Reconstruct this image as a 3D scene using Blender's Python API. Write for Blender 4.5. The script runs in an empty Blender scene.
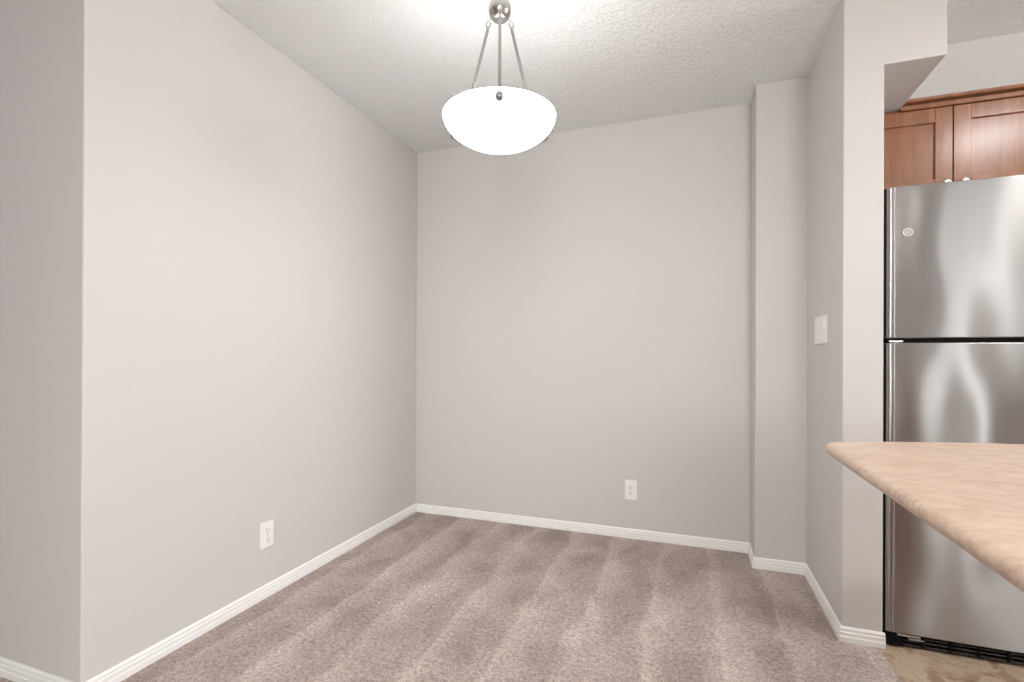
import bpy, bmesh, math
from mathutils import Vector, Matrix
from math import sin, cos, pi, radians

S = bpy.context.scene
COL = S.collection

# ------------------------------------------------------------------ camera
CAM_H = 1.0682
cam = bpy.data.cameras.new('camera')
cam.sensor_width = 36.0
cam.lens = 497.41 / 1024 * 36.0
cam.shift_y = (353.99 - 341.0) / 1024
cam.clip_start = 0.01
co = bpy.data.objects.new('camera', cam)
COL.objects.link(co)
co.location = (0, 0, CAM_H)
co.matrix_world = (Matrix.Translation((0, 0, CAM_H)) @ Matrix.Rotation(radians(19.581), 4, 'Z')
                   @ Matrix.Rotation(radians(90 + 0.089), 4, 'X') @ Matrix.Rotation(radians(0.252), 4, 'Z'))
S.camera = co

# ------------------------------------------------------------------ colour management, sky
S.view_settings.view_transform = 'Standard'
S.view_settings.look = 'None'
S.view_settings.exposure = 0.11
S.view_settings.gamma = 1.0
S.view_settings.use_curve_mapping = False

SKY = 5.5
W = bpy.data.worlds.new('overcast_sky')
S.world = W
W.use_nodes = True
bg = W.node_tree.nodes['Background']
bg.inputs[0].default_value = (0.93, 0.97, 1.0, 1)
bg.inputs[1].default_value = SKY


def lamp(name, kind, loc, energy, color=(1, 1, 1), size=0.2, rot=(0, 0, 0), shape='DISK'):
    l = bpy.data.lights.new(name, kind)
    l.energy = energy
    l.color = color
    if kind == 'AREA':
        l.shape = shape
        if shape == 'RECTANGLE':
            l.size, l.size_y = size
        else:
            l.size = size
    else:
        l.shadow_soft_size = size
    o = bpy.data.objects.new(name, l)
    COL.objects.link(o)
    o.location = loc
    o.rotation_euler = rot
    return o


PENDANT = Vector((-0.619, 1.60, 0))
KLAMP = Vector((1.60, 1.62, 2.44))
LFILL = Vector((0.2, -1.0, 2.44))
WARM = (1, 0.99, 0.98)
lamp('kitchen_bulb', 'AREA', (KLAMP.x, KLAMP.y, 2.325), 9, WARM, 0.36)
lamp('living_fill', 'AREA', (LFILL.x, LFILL.y, 2.325), 42, WARM, 0.36)  # added fill lamp, out of view, brightens the walls from behind the camera
# added daylight fill: area lights inside unseen, made-up windows, right and rear
FILL_TINT = (0.97, 0.985, 1.0)
lamp('fill_right', 'AREA', (4.57, 1.7, 1.5), 36, FILL_TINT, (1.2, 1.5), (radians(90), 0, radians(90)), 'RECTANGLE')
lamp('fill_rear', 'AREA', (1.0, -3.96, 1.3), 76, FILL_TINT, (1.2, 1.8), (radians(90), 0, 0), 'RECTANGLE')

# ------------------------------------------------------------------ materials


def mat(name):
    m = bpy.data.materials.new(name)
    m.use_nodes = True
    nt = m.node_tree
    b = nt.nodes['Principled BSDF']
    return m, nt, b


def N(nt, t, **kw):
    n = nt.nodes.new(t)
    for k, v in kw.items():
        setattr(n, k, v)
    return n


def link(nt, a, b):
    nt.links.new(a, b)


def coords(nt, scale=(1, 1, 1), rot=(0, 0, 0), kind='Object'):
    tc = N(nt, 'ShaderNodeTexCoord')
    mp = N(nt, 'ShaderNodeMapping')
    mp.inputs['Scale'].default_value = scale
    mp.inputs['Rotation'].default_value = rot
    link(nt, tc.outputs[kind], mp.inputs[0])
    return mp.outputs[0]


def noise(nt, vec, scale, detail=2, rough=0.5, dist=0.0):
    n = N(nt, 'ShaderNodeTexNoise')
    n.inputs['Scale'].default_value = scale
    n.inputs['Detail'].default_value = detail
    n.inputs['Roughness'].default_value = rough
    n.inputs['Distortion'].default_value = dist
    if vec is not None:
        link(nt, vec, n.inputs['Vector'])
    return n.outputs['Fac']


def ramp(nt, fac, stops):
    r = N(nt, 'ShaderNodeValToRGB')
    e = r.color_ramp.elements
    while len(e) < len(stops):
        e.new(0.5)
    for i, (p, c) in enumerate(stops):
        e[i].position = p
        e[i].color = (*c, 1)
    link(nt, fac, r.inputs[0])
    return r.outputs[0]


def bump(nt, h, strength, dist, b, prev=None):
    n = N(nt, 'ShaderNodeBump')
    n.inputs['Strength'].default_value = strength
    n.inputs['Distance'].default_value = dist
    link(nt, h, n.inputs['Height'])
    if prev is not None:
        link(nt, prev, n.inputs['Normal'])
    if b is not None:
        link(nt, n.outputs[0], b.inputs['Normal'])
    return n.outputs[0]


def math_(nt, op, a, b=None, c=None):
    n = N(nt, 'ShaderNodeMath', operation=op)
    for i, v in enumerate((a, b, c)):
        if v is None:
            continue
        if isinstance(v, (int, float)):
            n.inputs[i].default_value = v
        else:
            link(nt, v, n.inputs[i])
    return n.outputs[0]


def mix(nt, fac, a, b):
    n = N(nt, 'ShaderNodeMix', data_type='RGBA')
    for k, v in ((0, fac), (6, a), (7, b)):
        if isinstance(v, tuple):
            n.inputs[k].default_value = (*v, 1)
        elif isinstance(v, (int, float)):
            n.inputs[k].default_value = v
        else:
            link(nt, v, n.inputs[k])
    return n.outputs[2]


def srgb(r, g, b):
    f = lambda c: c / 12.92 if c <= 0.04045 else ((c + 0.055) / 1.055) ** 2.4
    return (f(r / 255), f(g / 255), f(b / 255))


def simple(name, col, rough=0.5, metal=0.0, emit=None, es=0.0, spec=0.5):
    m, nt, b = mat(name)
    b.inputs['Base Color'].default_value = (*col, 1)
    b.inputs['Roughness'].default_value = rough
    b.inputs['Metallic'].default_value = metal
    b.inputs['Specular IOR Level'].default_value = spec
    if emit:
        b.inputs['Emission Color'].default_value = (*emit, 1)
        b.inputs['Emission Strength'].default_value = es
    return m


def m_wall():
    m, nt, b = mat('greige_paint')
    v = coords(nt)
    b.inputs['Base Color'].default_value = (0.662, 0.638, 0.618, 1)
    b.inputs['Roughness'].default_value = 0.6
    b.inputs['Specular IOR Level'].default_value = 0.3
    bump(nt, noise(nt, v, 260, 2), 0.08, 0.001, b)
    return m


def m_ceiling():
    m, nt, b = mat('stippled_ceiling')
    v = coords(nt)
    b.inputs['Base Color'].default_value = (0.88, 0.89, 0.89, 1)
    b.inputs['Roughness'].default_value = 0.9
    b.inputs['Specular IOR Level'].default_value = 0.1
    n1 = noise(nt, v, 58, 3, 0.6, 0.6)
    n2 = noise(nt, v, 120, 2, 0.5)
    h = math_(nt, 'ADD', ramp(nt, n1, [(0.42, (0, 0, 0)), (0.62, (1, 1, 1))]), math_(nt, 'MULTIPLY', n2, 0.5))
    bump(nt, h, 0.8, 0.0042, b)
    return m


def m_carpet():
    m, nt, b = mat('taupe_carpet')
    v = coords(nt)
    sep = N(nt, 'ShaderNodeSeparateXYZ')
    link(nt, v, sep.inputs[0])
    x, y = sep.outputs[0], sep.outputs[1]
    # sweeper strokes run along y, about a quarter metre apart, their borders wander
    wob = noise(nt, coords(nt, (1.6, 0.9, 1)), 2.2, 3, 0.55)
    wob2 = noise(nt, coords(nt, (7, 2.2, 1)), 2.0, 3, 0.6)
    xs = math_(nt, 'ADD', math_(nt, 'MULTIPLY', math_(nt, 'ADD', x, 1.14), 4.02), math_(nt, 'MULTIPLY', math_(nt, 'SUBTRACT', wob, 0.5), 0.75))
    xs = math_(nt, 'ADD', xs, math_(nt, 'MULTIPLY', math_(nt, 'SUBTRACT', wob2, 0.5), 0.28))
    saw = math_(nt, 'FRACT', xs)
    tone = ramp(nt, saw, [(0.0, (0.95, 0.95, 0.95)), (0.10, (0.75, 0.75, 0.75)), (0.34, (0.45, 0.45, 0.45)), (0.60, (0.22, 0.22, 0.22)), (0.90, (0.30, 0.30, 0.30)), (1.0, (0.95, 0.95, 0.95))])
    blot = noise(nt, coords(nt, (1.3, 0.9, 1)), 3.6, 5, 0.62, 0.4)
    blot = ramp(nt, blot, [(0.36, (0, 0, 0)), (0.66, (1, 1, 1))])
    t = math_(nt, 'ADD', math_(nt, 'MULTIPLY', tone, 0.55), math_(nt, 'MULTIPLY', blot, 0.45))
    c = mix(nt, t, srgb(150, 134, 126), srgb(208, 193, 185))
    pile = noise(nt, v, 170, 2, 0.7)
    pile2 = noise(nt, v, 62, 2, 0.6)
    p = math_(nt, 'ADD', math_(nt, 'MULTIPLY', pile, 0.6), math_(nt, 'MULTIPLY', pile2, 0.4))
    pc = ramp(nt, p, [(0.35, (0.36, 0.35, 0.34)), (0.5, (0.97, 0.97, 0.97)), (0.65, (1.50, 1.50, 1.50))])
    mm = N(nt, 'ShaderNodeMix', data_type='RGBA', blend_type='MULTIPLY')
    mm.inputs[0].default_value = 0.85
    link(nt, c, mm.inputs[6])
    link(nt, pc, mm.inputs[7])
    link(nt, mm.outputs[2], b.inputs['Base Color'])
    b.inputs['Roughness'].default_value = 1.0
    b.inputs['Specular IOR Level'].default_value = 0.0
    b.inputs['Sheen Weight'].default_value = 0.15
    bump(nt, p, 0.7, 0.008, b)
    return m


def m_vinyl():
    m, nt, b = mat('stone_look_vinyl')
    v = coords(nt, (1, 1, 1), (0, 0, 0.5))
    n1 = noise(nt, v, 9, 6, 0.65, 1.2)
    c = ramp(nt, n1, [(0.30, srgb(108, 78, 57)), (0.44, srgb(158, 132, 107)), (0.55, srgb(192, 172, 150)), (0.70, srgb(172, 142, 114))])
    link(nt, c, b.inputs['Base Color'])
    b.inputs['Roughness'].default_value = 0.35
    bump(nt, n1, 0.2, 0.002, b)
    return m


def m_laminate():
    m, nt, b = mat('beige_mottled_laminate')
    v = coords(nt, (4.5, 9, 9), (0, 0, 0.06))
    n1 = noise(nt, v, 3.2, 6, 0.62, 0.8)
    n2 = noise(nt, coords(nt, (9, 20, 20)), 6, 4, 0.6, 0.3)
    c1 = ramp(nt, n1, [(0.32, srgb(186, 158, 138)), (0.5, srgb(208, 182, 161)), (0.68, srgb(220, 199, 181))])
    c2 = ramp(nt, n2, [(0.34, srgb(178, 149, 127)), (0.5, srgb(208, 183, 163)), (0.66, srgb(218, 195, 176))])
    link(nt, mix(nt, 0.45, c1, c2), b.inputs['Base Color'])
    b.inputs['Roughness'].default_value = 0.38
    b.inputs['Specular IOR Level'].default_value = 0.4
    return m


def m_wood():
    m, nt, b = mat('cherry_wood')
    v = coords(nt, (14, 14, 1.6))
    n1 = noise(nt, v, 2.2, 5, 0.6, 0.5)
    n2 = noise(nt, coords(nt, (3, 3, 2)), 3, 3, 0.5)
    c = ramp(nt, n1, [(0.3, srgb(124, 74, 46)), (0.5, srgb(150, 96, 64)), (0.7, srgb(168, 113, 79))])
    c2 = mix(nt, math_(nt, 'MULTIPLY', n2, 0.5), c, srgb(136, 84, 54))
    link(nt, c2, b.inputs['Base Color'])
    b.inputs['Roughness'].default_value = 0.36
    b.inputs['Specular IOR Level'].default_value = 0.3
    b.inputs['Coat Weight'].default_value = 1.0
    b.inputs['Coat Roughness'].default_value = 0.24
    return m


def m_steel():
    m, nt, b = mat('brushed_stainless')
    b.inputs['Base Color'].default_value = (0.385, 0.372, 0.364, 1)
    b.inputs['Metallic'].default_value = 1.0
    b.inputs['Roughness'].default_value = 0.29
    b.inputs['Anisotropic'].default_value = 1.0
    b.inputs['Anisotropic Rotation'].default_value = 0.25
    t = N(nt, 'ShaderNodeTangent', direction_type='RADIAL', axis='Z')
    link(nt, t.outputs[0], b.inputs['Tangent'])
    # the thin sheet is faintly wavy
    w = noise(nt, coords(nt, (4.0, 1, 1.7)), 1.5, 0, 0.4)
    bump(nt, w, 1.0, 0.011, b)
    return m


M = dict(
    wall=m_wall(), ceil=m_ceiling(), carpet=m_carpet(), vinyl=m_vinyl(), lam=m_laminate(), wood=m_wood(), steel=m_steel(),
    trim=simple('white_trim_paint', (0.92, 0.91, 0.89), 0.35),
    plastic=simple('white_plastic', (0.93, 0.92, 0.905), 0.35),
    slot=simple('dark_slot', (0.09, 0.085, 0.08), 0.6),
    black=simple('black_plastic', (0.006, 0.0055, 0.0055), 0.75, 0, None, 0, 0.15),
    grey_plastic=simple('dark_grey_plastic', (0.05, 0.047, 0.045), 0.4),
    nickel=simple('brushed_nickel', (0.47, 0.455, 0.44), 0.25, 1.0),
    rodm=simple('satin_nickel', (0.36, 0.345, 0.335), 0.42, 1.0),
    badge=simple('pale_satin_metal', (0.74, 0.72, 0.71), 0.45, 0.8),
    chrome=simple('polished_chrome', (0.80, 0.79, 0.78), 0.12, 1.0),
    edge=simple('satin_edge_steel', (0.66, 0.63, 0.59), 0.32, 1.0),
    offwhite=simple('off_white_plastic', (0.70, 0.66, 0.60), 0.5),
    bowl=simple('lit_frosted_glass', (0.9, 0.9, 0.88), 0.35, 0, (1, 0.99, 0.975), 23.5),
    bowl_in=simple('lit_glass_inside', (0.9, 0.9, 0.88), 0.35, 0, (1, 0.99, 0.975), 10.0),
    dome=simple('lit_dome_glass', (0.9, 0.9, 0.88), 0.35, 0, (1, 0.985, 0.965), 2.5),
)


def m_glass():
    m, nt, b = mat('window_glass')
    nt.nodes.remove(b)
    out = nt.nodes['Material Output']
    tr = N(nt, 'ShaderNodeBsdfTransparent')
    gl = N(nt, 'ShaderNodeBsdfGlossy')
    gl.inputs['Roughness'].default_value = 0.02
    fr = N(nt, 'ShaderNodeFresnel')
    fr.inputs[0].default_value = 1.45
    mx = N(nt, 'ShaderNodeMixShader')
    link(nt, fr.outputs[0], mx.inputs[0])
    link(nt, tr.outputs[0], mx.inputs[1])
    link(nt, gl.outputs[0], mx.inputs[2])
    link(nt, mx.outputs[0], out.inputs[0])
    return m


M['glass'] = m_glass()

# ------------------------------------------------------------------ mesh helpers


def obj(name, bm, m, parent=None, smooth=False, bevel=None, seg=2, origin=None):
    """link a bmesh built in world coordinates as one object (origin at the parent's or the given point)"""
    o0 = Vector(parent.get('_w', (0, 0, 0))) if parent is not None else Vector(origin or (0, 0, 0))
    bmesh.ops.recalc_face_normals(bm, faces=bm.faces)
    if o0.length:
        bmesh.ops.translate(bm, verts=bm.verts, vec=-o0)
    me = bpy.data.meshes.new(name)
    bm.to_mesh(me)
    bm.free()
    me.materials.append(m)
    o = bpy.data.objects.new(name, me)
    COL.objects.link(o)
    if parent is not None:
        o.parent = parent
        o['_w'] = tuple(o0)
    else:
        o.location = o0
        o['_w'] = tuple(o0)
    if bevel:
        md = o.modifiers.new('bevel', 'BEVEL')
        md.width = bevel
        md.segments = seg
        md.limit_method = 'ANGLE'
        md.angle_limit = radians(40)
        smooth = True
    if smooth:
        for p in me.polygons:
            p.use_smooth = True
        if bevel:
            wn = o.modifiers.new('normals', 'WEIGHTED_NORMAL')
            wn.keep_sharp = True
    return o


def thing(name, label, cat, loc, group=None):
    o = bpy.data.objects.new(name, None)
    COL.objects.link(o)
    o.location = loc
    o.empty_display_size = 0.05
    o['label'] = label
    o['category'] = cat
    o['_w'] = tuple(loc)
    if group:
        o['group'] = group
    return o


def tag(o, label, cat, group=None):
    o['label'] = label
    o['category'] = cat
    if group:
        o['group'] = group
    return o


def struct(o):
    o['kind'] = 'structure'
    return o


def box(bm, x0, x1, y0, y1, z0, z1):
    g = bmesh.ops.create_cube(bm, size=1)
    for v in g['verts']:
        v.co = Vector(((x0 + x1) / 2 + v.co.x * (x1 - x0), (y0 + y1) / 2 + v.co.y * (y1 - y0), (z0 + z1) / 2 + v.co.z * (z1 - z0)))
    return bm


def B(*a):
    return box(bmesh.new(), *a)


def prism(bm, poly, z0, z1):
    lo = [bm.verts.new((x, y, z0)) for x, y in poly]
    hi = [bm.verts.new((x, y, z1)) for x, y in poly]
    n = len(poly)
    bm.faces.new(lo)
    bm.faces.new(hi)
    for i in range(n):
        bm.faces.new((lo[i], lo[(i + 1) % n], hi[(i + 1) % n], hi[i]))
    return bm


def lathe(bm, prof, c, n=48, axis='Z'):
    """prof: list of (r, h) about a vertical axis at c (or a y axis)"""
    rings = []
    for r, h in prof:
        if r < 1e-6:
            p = (0, 0, h)
            rings.append([p])
        else:
            rings.append([(r * cos(2 * pi * k / n), r * sin(2 * pi * k / n), h) for k in range(n)])

    def place(p):
        x, y, z = p
        if axis == 'Y':      # height runs towards -y
            x, y, z = x, -z, y
        if axis == 'X':      # height runs towards -x
            x, y, z = -z, x, y
        return bm.verts.new((c[0] + x, c[1] + y, c[2] + z))
    vr = [[place(p) for p in r] for r in rings]
    for a, b in zip(vr, vr[1:]):
        if len(a) == 1 and len(b) == 1:
            continue
        for k in range(n):
            k2 = (k + 1) % n
            if len(a) == 1:
                bm.faces.new((a[0], b[k], b[k2]))
            elif len(b) == 1:
                bm.faces.new((a[k], a[k2], b[0]))
            else:
                bm.faces.new((a[k], a[k2], b[k2], b[k]))
    return bm


def tube(bm, pts, r, n=10, closed=False, cap=True):
    pts = [Vector(p) for p in pts]
    m = len(pts)
    rings = []
    up = Vector((0.13, 0.31, 0.94))
    for i, p in enumerate(pts):
        a = pts[(i - 1) % m] if (closed or i > 0) else p
        b = pts[(i + 1) % m] if (closed or i < m - 1) else p
        t = (b - a).normalized()
        u = t.cross(up)
        if u.length < 1e-3:
            u = t.cross(Vector((1, 0, 0)))
        u.normalize()
        w = t.cross(u)
        rr = r[i] if isinstance(r, (list, tuple)) else r
        rings.append([bm.verts.new(p + rr * (u * cos(2 * pi * k / n) + w * sin(2 * pi * k / n))) for k in range(n)])
    for i in range(m if closed else m - 1):
        a, b = rings[i], rings[(i + 1) % m]
        for k in range(n):
            bm.faces.new((a[k], a[(k + 1) % n], b[(k + 1) % n], b[k]))
    if not closed and cap:
        bm.faces.new(rings[0])
        bm.faces.new(rings[-1])
    return bm


def offset_path(path, d):
    """offset an open 2-D path to its right by d with mitred corners"""
    out = []
    n = len(path)
    for i in range(n):
        ns = []
        for a, b in ((i - 1, i), (i, i + 1)):
            if a < 0 or b >= n:
                continue
            t = Vector((path[b][0] - path[a][0], path[b][1] - path[a][1])).normalized()
            ns.append(Vector((t.y, -t.x)))
        if len(ns) == 1:
            v = ns[0] * d
        else:
            mv = (ns[0] + ns[1]).normalized()
            v = mv * (d / mv.dot(ns[0]))
        out.append((path[i][0] + v.x, path[i][1] + v.y))
    return out


def sweep(bm, path, prof):
    """prof: closed list of (offset to the right, z)"""
    rows = []
    for d, z in prof:
        rows.append([bm.verts.new((x, y, z)) for x, y in offset_path(path, d)])
    m = len(prof)
    for i in range(m):
        a, b = rows[i], rows[(i + 1) % m]
        for k in range(len(path) - 1):
            bm.faces.new((a[k], a[k + 1], b[k + 1], b[k]))
    bm.faces.new([r[0] for r in rows])
    bm.faces.new([r[-1] for r in rows])
    return bm


# ------------------------------------------------------------------ the room
XL, YB, XJ, YJ, XR, YP, XK, YL = -1.7495, 2.9767, 0.3160, 2.7773, 0.5453, 2.1812, 0.6745, 0.9947
H = 2.44
HB = 2.143          # underside of the bulkhead
XE = 0.862          # its free end
YS = 2.6972         # soffit face over the cabinets
RX0, RX1, RY0 = -4.5, 4.6, -4.0

# floors
bm = bmesh.new()
XF = 0.662
prism(bm, [(RX0, RY0), (RX1, RY0), (RX1, -1.5), (XF, -1.5), (XF, YB + .1), (RX0, YB + .1)], -0.05, 0.0)
struct(obj('floor', bm, M['carpet']))
bm = prism(bmesh.new(), [(XF, -1.5), (RX1, -1.5), (RX1, YB + .1), (XF, YB + .1)], -0.05, -0.002)
struct(obj('floor_kitchen', bm, M['vinyl']))
# ceiling
struct(obj('ceiling', B(RX0, RX1, RY0, YB + .1, H, H + .08), M['ceil']))
# wall on the left with the outside corner that turns away to the left
bm = prism(bmesh.new(), [(XL, YL), (XL, YB), (XL - .12, YB), (XL - .12, YL + .12), (RX0, YL + .12), (RX0, YL)], 0, H)
struct(obj('wall_left', bm, M['wall'], bevel=0.006, seg=3))
# back wall
struct(obj('wall_back', B(XL - .12, RX1, YB, YB + .1, 0, H), M['wall']))
# jog, right wall, its end and the bulkhead that hangs over the fridge alcove: one drywalled body
bm = bmesh.new()
prism(bm, [(XJ, YB), (XJ, YJ), (XR, YJ), (XR, YP), (XK, YP), (XK, YB)], 0, H)
wr = obj('wall_right', bm, M['wall'], bevel=0.004, seg=3)
struct(wr)
me = wr.data
bm = bmesh.new()
# rebuild with the bulkhead joined to the end face so that face is continuous
lo = [(XJ, YB), (XJ, YJ), (XR, YJ), (XR, YP)]
def V(x, y, z): return bm.verts.new((x, y, z))
a = [V(x, y, 0) for x, y in lo]
b_ = [V(x, y, H) for x, y in lo]
for i in range(3):
    bm.faces.new((a[i], a[i + 1], b_[i + 1], b_[i]))
k0, k1 = V(XK, YP, 0), V(XK, YP, HB)
e1, e2 = V(XE, YP, HB), V(XE, YP, H)
K0, K1 = V(XK, YB, 0), V(XK, YB, HB)
E1, E2 = V(XE, YB, HB), V(XE, YB, H)
bm.faces.new((a[3], k0, k1, e1, e2, b_[3]))
bm.faces.new((k0, K0, K1, k1))
bm.faces.new((k1, K1, E1, e1))
bm.faces.new((e1, E1, E2, e2))
bm.faces.new((b_[0], b_[1], b_[2], b_[3], e2, E2))
bm.faces.new((a[0], K0, k0, a[3], a[2], a[1]))
bm.faces.new((a[0], b_[0], E2, E1, K1, K0))
bmesh.ops.recalc_face_normals(bm, faces=bm.faces)
bm.to_mesh(me)
bm.free()
for p in me.polygons:
    p.use_smooth = True
# soffit over the kitchen cabinets
struct(obj('wall_soffit', B(XE, RX1, YS, YB, 2.15, H), M['wall']))
# walls out of the picture
struct(obj('wall_far_left', B(RX0 - .1, RX0, RY0, YL + .12, 0, H), M['wall']))


def wall_with_windows(name, axis, face, depth, lo, hi, wins):
    """wall along x or y with rectangular openings (a0, a1, z0, z1); depth is signed, away from the room"""
    bm = bmesh.new()

    def bb(b, a0, a1, d0, d1, z0, z1):
        d0, d1 = sorted((face + d0, face + d1))
        if axis == 'x':
            box(b, a0, a1, d0, d1, z0, z1)
        else:
            box(b, d0, d1, a0, a1, z0, z1)
    cur = lo
    sg = 1 if depth > 0 else -1
    for a0, a1, z0, z1 in wins:
        bb(bm, cur, a0, 0, depth, 0, H)
        bb(bm, a0, a1, 0, depth, 0, z0)
        bb(bm, a0, a1, 0, depth, z1, H)
        cur = a1
    bb(bm, cur, hi, 0, depth, 0, H)
    struct(obj(name, bm, M['wall']))
    for a0, a1, z0, z1 in wins:
        global n_win
        n_win += 1
        bm = bmesh.new()
        for p, q in ((a0, a0 + .05), (a1 - .05, a1)):
            bb(bm, p, q, .02 * sg, .08 * sg, z0, z1)
        for p, q in ((z0, z0 + .05), (z1 - .05, z1)):
            bb(bm, a0 + .05, a1 - .05, .02 * sg, .08 * sg, p, q)
        w = struct(obj('window_%d' % n_win, bm, M['trim']))
        bm = bmesh.new()
        bb(bm, a0 + .05, a1 - .05, .045 * sg, .055 * sg, z0 + .05, z1 - .05)
        obj('pane', bm, M['glass'], w)


n_win = 0
wall_with_windows('wall_rear', 'x', RY0, -.1, RX0, RX1, [(.35, 1.65, .35, 2.25), (2.66, 2.84, .06, 2.30), (3.22, 3.95, .06, 2.30)])  # unseen windows: first added for fill, others placed for the fridge's reflected streaks
wall_with_windows('wall_far_right', 'y', RX1, .1, RY0, YB + .1, [(1.05, 2.35, .70, 2.30)])  # unseen window, added around the fill light on the right

# baseboards: stepped profile
BB = 0.0544
T = 0.012
PROF = [(0, 0), (T, 0), (T, 0.020), (T - .002, 0.022), (T - .002, 0.036), (T - .0045, 0.0385), (T - .0045, 0.048), (0.003, BB), (0, BB)]
struct(obj('baseboard_left', sweep(bmesh.new(), [(XL, YL), (XL, YB)], PROF), M['trim']))
struct(obj('baseboard_back', sweep(bmesh.new(), [(XL + T, YB), (XJ, YB)], PROF), M['trim']))
struct(obj('baseboard_right', sweep(bmesh.new(), [(XJ, YB - T), (XJ, YJ), (XR, YJ), (XR, YP), (XK + .006, YP)], PROF), M['trim']))
struct(obj('baseboard_front', sweep(bmesh.new(), [(RX0, YL), (XL + T, YL)], PROF), M['trim']))

# ------------------------------------------------------------------ wall plates


def plate_bm(w, h, d, r=0.004):
    """rounded plate lying in local (u, v), thickness along n; returns bmesh in local coords"""
    bm = bmesh.new()
    pts = []
    for cx, cy, a0 in ((w / 2 - r, h / 2 - r, 0), (-w / 2 + r, h / 2 - r, 90), (-w / 2 + r, -h / 2 + r, 180), (w / 2 - r, -h / 2 + r, 270)):
        for k in range(4):
            t = radians(a0 + 30 * k)
            pts.append((cx + r * cos(t), cy + r * sin(t)))
    prism(bm, pts, 0, d)
    return bm


def to_wall(bm, c, u, n):
    """local (x, y, z) -> c + x*u + y*up + z*n"""
    u, n = Vector(u), Vector(n)
    for v in bm.verts:
        p = v.co.copy()
        v.co = Vector(c) + u * p.x + Vector((0, 0, 1)) * p.y + n * p.z
    return bm


def outlet(c, u, n, label):
    t = thing('wall_outlet', label, 'electrical outlet', c, 'duplex wall outlets')
    obj('cover_plate', to_wall(plate_bm(.070, .114, .006), c, u, n), M['plastic'], t, bevel=0.0015)
    for s in (-1, 1):
        bm = plate_bm(.034, .030, .0085, .008)
        bmesh.ops.translate(bm, verts=bm.verts, vec=(0, s * .0195, 0))
        r = obj('socket', to_wall(bm, c, u, n), M['plastic'], t)
        bm = bmesh.new()
        for x, hh in ((-.0065, .009), (.0065, .0075)):
            box(bm, x - .0012, x + .0012, s * .0195 - .001, s * .0195 - .001 + hh, .0080, .0090)
        lathe(bm, [(0, .0080), (.0026, .0080), (.0026, .0090), (0, .0090)], (0, s * .0195 - .008, 0), 12)
        obj('slot', to_wall(bm, c, u, n), M['slot'], r)
    bm = lathe(bmesh.new(), [(0, .006), (.0028, .006), (.0022, .0075), (0, .0078)], (0, 0, 0), 12)
    obj('screw', to_wall(bm, c, u, n), M['nickel'], t)
    return t


outlet((XL, 1.703, 0.273), (0, -1, 0), (1, 0, 0), 'white duplex outlet low on the bright left wall')
outlet((-0.317, YB, 0.282), (1, 0, 0), (0, -1, 0), 'white duplex outlet low on the back wall facing the camera')

c = (XR, 2.495, 1.181)
sw = thing('light_switch', 'white switch plate on the narrow right wall before the fridge', 'light switch', c)
obj('cover_plate', to_wall(plate_bm(.196, .120, .007), c, (0, -1, 0), (-1, 0, 0)), M['plastic'], sw, bevel=0.002)
for k in (-1, 0, 1):
    bm = bmesh.new()
    x0 = k * .050
    w = .021
    # rocker paddle, tipped so that its top stands proud
    vs = [bm.verts.new(p) for p in ((x0 - w, -.033, .006), (x0 + w, -.033, .006), (x0 + w, .033, .006), (x0 - w, .033, .006),
                                    (x0 - w, -.033, .0085), (x0 + w, -.033, .0085), (x0 + w, .0, .0095), (x0 - w, 0, .0095),
                                    (x0 + w, .033, .0125), (x0 - w, .033, .0125))]
    for f in ((0, 1, 2, 3), (4, 5, 6, 7), (7, 6, 8, 9), (0, 1, 5, 4), (3, 2, 8, 9), (0, 4, 7, 9, 3), (1, 5, 6, 8, 2)):
        bm.faces.new([vs[i] for i in f])
    obj('rocker', to_wall(bm, c, (0, -1, 0), (-1, 0, 0)), M['plastic'], sw)

# ------------------------------------------------------------------ pendant lamp
P = Vector((PENDANT.x, PENDANT.y, 0))
ZR, RB, DB = 1.888, 0.1935, 0.108       # rim height, rim radius, bowl depth
base = (P.x, P.y, H)
lampo = thing('pendant_lamp', 'glowing white glass bowl pendant lamp hanging on three nickel rods', 'pendant lamp', base)
prof = []
for k in range(25):
    a = (pi / 2) * k / 24
    prof.append((RB * sin(a) ** 1.12, ZR - DB * cos(a) ** 1.10))
inner = [(r * 0.972, z + 0.005) for r, z in reversed(prof)]
inner[0] = (RB - .005, ZR + .001)
inner[-1] = (0, inner[-1][1])
prof[0] = (0, prof[0][1])
sh = obj('lamp_shade', lathe(bmesh.new(), prof + inner[:2], (P.x, P.y, 0), 72), M['bowl'], lampo, smooth=True)
obj('shade_lining', lathe(bmesh.new(), inner[1:], (P.x, P.y, 0), 72), M['bowl_in'], sh, smooth=True)
ZH = 2.260
obj('ceiling_canopy', lathe(bmesh.new(), [(0, H), (.062, H), (.062, H - .008), (.050, H - .022), (.018, H - .032), (.008, H - .038), (0, H - .038)], (P.x, P.y, 0), 40), M['nickel'], lampo, smooth=True)
obj('stem', lathe(bmesh.new(), [(0, H - .03), (.007, H - .03), (.007, ZH + .07), (.012, ZH + .066), (.020, ZH + .060), (.020, ZH + .045), (.014, ZH + .040), (.014, ZH + .03), (0, ZH + .03)], (P.x, P.y, 0), 24), M['nickel'], lampo, smooth=True)
hub = obj('hub', lathe(bmesh.new(), [(0, ZH + .040), (.016, ZH + .040), (.024, ZH + .034), (.034, ZH + .022), (.0395, ZH + .006), (.0400, ZH - .004), (.0370, ZH - .018), (.0300, ZH - .030), (.0240, ZH - .036), (.0200, ZH - .038), (.0100, ZH - .036), (0, ZH - .036)], (P.x, P.y, 0), 40), M['nickel'], lampo, smooth=True)
front = math.atan2(-P.y, -P.x)          # one rod faces the viewer's side of the room
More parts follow.
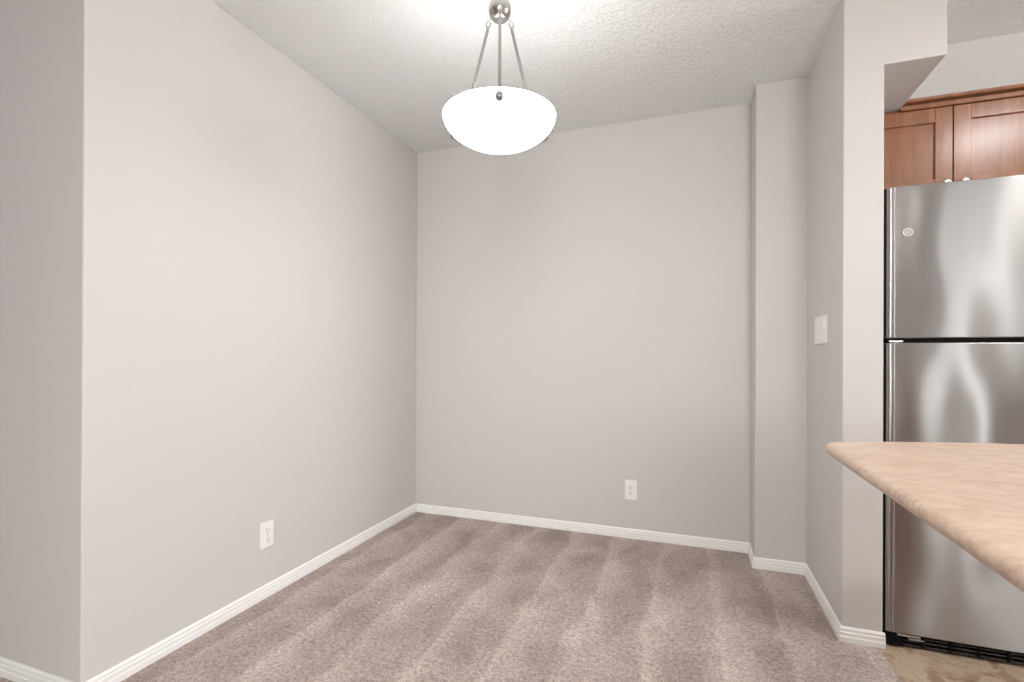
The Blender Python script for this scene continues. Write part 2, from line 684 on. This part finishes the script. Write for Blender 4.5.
for k in range(3):
    a = front + k * 2 * pi / 3
    d = Vector((cos(a), sin(a), 0))
    # hook under the hub
    hk = P + d * .036 + Vector((0, 0, ZH - .026))
    pts = []
    for q in range(13):
        t = radians(100 - 25 * q)
        pts.append(hk + d * (.010 + .009 * cos(t)) + Vector((0, 0, -.012 + .012 * sin(t))))
    obj('hook', tube(bmesh.new(), [hk - d * .004 + Vector((0, 0, .008))] + pts, .0022, 8), M['rodm'], hub, smooth=True)
    r_end = 0.84 * RB
    top = hk + d * .010 + Vector((0, 0, -.020))
    end = P + d * r_end + Vector((0, 0, ZR - DB * cos(math.asin(.84)) + .008))
    obj('rod', tube(bmesh.new(), [top, top.lerp(end, .03), top.lerp(end, .97), end], [.0028, .0052, .0052, .0040], 10), M['rodm'], lampo, smooth=True)
    # finial screwed through the glass just under the rim
    ang = math.asin(0.972)
    q = P + d * RB * 0.968 + Vector((0, 0, ZR - DB * cos(ang)))
    nrm = (d * (0.972 / RB) + Vector((0, 0, -cos(ang) / DB))).normalized()
    bm = lathe(bmesh.new(), [(0, -.008), (.013, -.006), (.0165, .002), (.0135, .009), (.007, .014), (0, .016)], (0, 0, 0), 20)
    rot = nrm.to_track_quat('Z', 'Y').to_matrix()
    for v in bm.verts:
        v.co = q + rot @ v.co
    obj('finial', bm, M['rodm'], lampo, smooth=True)

# ------------------------------------------------------------------ ceiling lights out of the picture


def dome_light(c, label):
    t = thing('ceiling_light', label, 'ceiling light', c, 'flush ceiling lights')
    obj('base', lathe(bmesh.new(), [(0, H), (.175, H), (.178, H - .02), (.165, H - .026), (0, H - .026)], (c[0], c[1], 0), 40), M['nickel'], t, smooth=True)
    obj('diffuser', lathe(bmesh.new(), [(.165, H - .026), (.160, H - .05), (.13, H - .08), (.075, H - .098), (0, H - .104)], (c[0], c[1], 0), 40), M['dome'], t, smooth=True)
    return t


dome_light(tuple(KLAMP), 'round flush ceiling light over the kitchen floor beside the fridge')
dome_light(tuple(LFILL), 'added fill light, a round flush dome out of view over the living room carpet')

# ------------------------------------------------------------------ fridge
FX0, FX1 = 0.687, 1.447
FYD = 2.200         # door face
FC = ((FX0 + FX1) / 2, 2.60, 0)
fr = thing('refrigerator', 'stainless steel fridge with top freezer door in the kitchen alcove', 'refrigerator', FC)
obj('body', B(FX0 + .004, FX1 - .004, FYD + .075, 2.93, 0.03, 1.682), M['black'], fr, bevel=0.004)


def door_bm(z0, z1):
    """door with a rolled left and right edge: profile in plan, extruded upwards"""
    bm = bmesh.new()
    front = []
    # left rolled trim, a shallow groove, then the flat face
    for k in range(7):
        t = radians(90 * k / 6)
        front.append((FX0 + .016 - .016 * cos(t), FYD + .016 - .016 * sin(t)))
    front += [(FX0 + .0235, FYD), (FX0 + .0265, FYD + .0022), (FX0 + .0295, FYD)]
    n = 20
    for k in range(1, n):
        s = k / n
        front.append((FX0 + .0295 + s * (FX1 - FX0 - .059), FYD - .006 * sin(pi * s)))
    right = [(FX0 + FX1 - x, y) for x, y in reversed(front[:10])]
    pts = front + right + [(FX1, FYD + .07), (FX0, FYD + .07)]
    prism(bm, pts, z0, z1)
    return bm


ZS0, ZS1 = 1.118, 1.136
up = obj('freezer_door', door_bm(ZS1, 1.694), M['steel'], fr, bevel=0.005, seg=3)
lowd = obj('fridge_door', door_bm(0.052, ZS0), M['steel'], fr, bevel=0.005, seg=3)
obj('gasket', B(FX0 + .006, FX1 - .006, FYD + .012, FYD + .072, ZS0 - .002, ZS1 + .002), M['black'], fr)
bm = bmesh.new()
box(bm, FX0 + .012, FX0 + .055, FYD + .006, FYD + .012, ZS0 + .003, ZS0 + .009)
obj('door_hinge', bm, M['chrome'], fr)
bm = bmesh.new()
box(bm, FX0 + .40, FX1 - .02, FYD + .006, FYD + .012, ZS0 + .004, ZS1 - .004)
obj('pull_recess', bm, M['grey_plastic'], fr)
for d_, za, zb in ((up, ZS1 + .004, 1.690), (lowd, .056, ZS0 - .004)):
    obj('gap_shade_strip', B(.6768, FX0 + .004, FYD + .007, FYD + .068, za, zb), M['black'], d_)  # black strip put in for the shade of the gap beside the wall
# round emblem
LX, LZ = 0.752, 1.522
ly = FYD - .006 * sin(pi * (LX - FX0 - .0295) / (FX1 - FX0 - .059))
bd = obj('emblem', lathe(bmesh.new(), [(0, 0), (.0160, 0), (.0160, .0015), (.0150, .003), (0, .003)], (LX, ly, LZ), 40, 'Y'), M['rodm'], up)
bm = bmesh.new()
tube(bm, [(LX + .0145 * cos(2 * pi * k / 32), ly - .003, LZ + .0145 * sin(2 * pi * k / 32)) for k in range(32)], .0014, 8, closed=True)
obj('emblem_ring', bm, M['badge'], bd, smooth=True)


def script_letters():
    """two linked cursive letters and four leaf curls inside the ring"""
    bm = bmesh.new()

    def st(pts, r=.0006):
        tube(bm, [(LX + x * .001, ly - .0034, LZ + z * .001) for x, z in pts], r, 6)
    g = [(-1.2, 4.5), (-2.6, 6.2), (-4.6, 5.6), (-5.8, 3.0), (-5.4, .2), (-3.6, -.6), (-1.9, .8), (-1.4, 3.0), (-1.8, -1.5), (-3.2, -4.8), (-5.2, -5.0), (-5.6, -3.2), (-3.6, -2.0), (-.8, -.8)]
    e = [(5.4, 4.4), (4.2, 6.0), (2.4, 5.4), (1.8, 3.4), (3.0, 1.8), (4.2, 1.4), (2.2, .8), (1.0, -1.6), (1.4, -4.2), (3.4, -5.2), (5.4, -3.6)]
    st(g)
    st(e)
    for k in range(4):
        a = radians(45 + 90 * k)
        pts = []
        for q in range(7):
            s = q / 6
            rr = 9.2 + 1.6 * sin(pi * s)
            pts.append((rr * cos(a + (s - .5) * 1.0), rr * sin(a + (s - .5) * 1.0)))
        st(pts, .00045)
    return bm


obj('emblem_script', script_letters(), M['badge'], bd, smooth=True)
# kick grille
kg = obj('kick_grille', B(FX0 + .004, FX1 - .004, FYD + .040, FYD + .075, 0.006, 0.050), M['black'], fr)
bm = bmesh.new()
for za, zb in ((.004, .011), (.020, .026), (.034, .039)):
    box(bm, FX0 + .06, FX1 - .03, FYD + .014, FYD + .042, za, zb)
obj('grille_slats', bm, M['grey_plastic'], kg, bevel=0.0015)
bm = bmesh.new()
x = FX0 + .115
while x < FX1 - .05:
    obj('grille_post', B(x, x + .010, FYD + .010, FYD + .042, .003, .044), M['black'], kg, bevel=0.002)
    x += .082
box(bm, FX0 + .006, FX0 + .055, FYD + .004, FYD + .042, .002, .046)
obj('grille_post', bm, M['black'], kg, bevel=0.002)
bm = bmesh.new()
box(bm, FX0 + .040, FX0 + .110, FYD + .002, FYD + .020, .043, .0475)
box(bm, FX0 + .076, FX0 + .124, FYD + .008, FYD + .020, .030, .0335)
obj('bottom_hinge', bm, M['offwhite'], fr, bevel=0.001)
for sx in (FX0 + .08, FX1 - .08):
    obj('foot', lathe(bmesh.new(), [(0, -.002), (.018, -.002), (.018, .012), (.010, .016), (.010, .032), (0, .032)], (sx, FYD + .14, 0), 16), M['black'], fr)
    obj('foot', lathe(bmesh.new(), [(0, -.002), (.018, -.002), (.018, .012), (.010, .016), (.010, .032), (0, .032)], (sx, 2.86, 0), 16), M['black'], fr)

# ------------------------------------------------------------------ wall cabinet over the fridge
CY = 2.600          # door face
CX0, CX1, SEAM = 0.680, 1.418, 1.048
CZ0, CZ1 = 1.765, 2.128
cab = thing('wall_cabinet', 'cherry wood cabinet with two doors hung above the fridge', 'cabinet', ((CX0 + CX1) / 2, 2.79, CZ0))
obj('cabinet_body', B(CX0 - .003, CX1 + .003, CY + .021, YB - .002, CZ0 - .01, HB - .0005), M['wood'], cab)


def door(x0, x1, knob_x):
    z0, z1 = CZ0, CZ1
    fw = .060
    bm = bmesh.new()
    box(bm, x0, x0 + fw, CY, CY + .020, z0, z1)
    box(bm, x1 - fw, x1, CY, CY + .020, z0, z1)
    box(bm, x0 + fw, x1 - fw, CY, CY + .020, z0, z0 + fw)
    box(bm, x0 + fw, x1 - fw, CY, CY + .020, z1 - fw, z1)
    d = obj('door', bm, M['wood'], cab, bevel=0.0015)
    obj('door_panel', B(x0 + fw - .006, x1 - fw + .006, CY + .011, CY + .016, z0 + fw - .006, z1 - fw + .006), M['wood'], d)
    obj('knob', lathe(bmesh.new(), [(0, 0), (.007, 0), (.006, .004), (.0052, .012), (.010, .018), (.0145, .022), (.0150, .026), (.0115, .030), (0, .032)], (knob_x, CY, 1.803), 24, 'Y'), M['chrome'], d, smooth=True)
    return d


door(CX0, SEAM - .0018, SEAM - .030)
door(SEAM + .0018, CX1, SEAM + .030)
# crown moulding along the top, from the bulkhead to the right
prof = [(0, CZ1 + .003), (.026, CZ1 + .003), (.028, CZ1 + .006), (.028, CZ1 + .020), (.012, CZ1 + .021), (.012, CZ1 + .029), (.042, CZ1 + .030), (.046, CZ1 + .036), (.048, CZ1 + .042), (-.02, CZ1 + .042), (-.02, CZ1 + .003)]
path = [(XE + .001, CY + .021), (CX1 + .6, CY + .021)]
prof = [(d, z) for d, z in prof]
obj('crown_moulding', sweep(bmesh.new(), path, prof), M['wood'], cab)
# the neighbouring cabinet carries the moulding on past the frame edge
cab2 = thing('wall_cabinet', 'cherry wood cabinet right of the one above the fridge', 'cabinet', (CX1 + .3, 2.79, 1.45))
obj('cabinet_body', B(CX1 + .006, CX1 + .6, CY + .021, YB - .002, 1.38, CZ1 + .004), M['wood'], cab2)
bm = bmesh.new()
x0, x1, z0, z1, fw = CX1 + .008, CX1 + .598, 1.385, CZ1, .06
box(bm, x0, x0 + fw, CY, CY + .020, z0, z1)
box(bm, x1 - fw, x1, CY, CY + .020, z0, z1)
box(bm, x0 + fw, x1 - fw, CY, CY + .020, z0, z0 + fw)
box(bm, x0 + fw, x1 - fw, CY, CY + .020, z1 - fw, z1)
d = obj('door', bm, M['wood'], cab2, bevel=0.0015)
obj('door_panel', B(x0 + fw - .006, x1 - fw + .006, CY + .011, CY + .016, z0 + fw - .006, z1 - fw + .006), M['wood'], d)

# ------------------------------------------------------------------ peninsula: worktop and base
ct = [(.234, -1.30), (.234, 1.035)]
for k in range(1, 7):
    t = radians(180 - 68 * k / 6)
    ct.append((.234 + .026 + .026 * cos(t), 1.035 + .040 * sin(t)))
ct += [(.345, 1.112), (.400, 1.130), (.448, 1.144), (.512, 1.160), (.577, 1.171), (.650, 1.178), (.740, 1.180), (.830, 1.176), (.920, 1.165), (1.02, 1.146), (1.12, 1.116), (1.18, 1.092), (1.215, 1.07), (1.225, 1.03), (1.225, -1.30)]
tag(obj('countertop', prism(bmesh.new(), ct, .889, .910), M['lam'], bevel=0.0098, seg=4, origin=(.72, 0, .889)),
    'beige laminate peninsula countertop with rounded corner jutting in front of the fridge', 'countertop')
pb = thing('base_cabinet', 'cherry wood base cabinet under the beige countertop', 'cabinet', (.93, -.1, 0))
obj('carcass', B(.68, 1.19, -1.28, 1.02, .09, .8885), M['wood'], pb, bevel=.002)
obj('toe_kick', B(.70, 1.13, -1.26, 1.00, -.002, .09), M['black'], pb)
for k in range(4):
    ya = -1.27 + k * .572
    d = obj('door', B(1.191, 1.210, ya, ya + .566, .11, .86), M['wood'], pb, bevel=.003)
    obj('knob', lathe(bmesh.new(), [(0, 0), (.006, 0), (.005, .012), (.014, .022), (.011, .030), (0, .031)], (0, 0, 0), 16), M['chrome'], d, smooth=True)
    kn = d.children[0]
    for v in kn.data.vertices:
        w = v.co + Vector(kn['_w'])
        v.co = Vector((1.210 + w.z, ya + .52 + w.y, .80 + w.x)) - Vector(kn['_w'])

for o in S.objects:
    if '_w' in o:
        del o['_w']
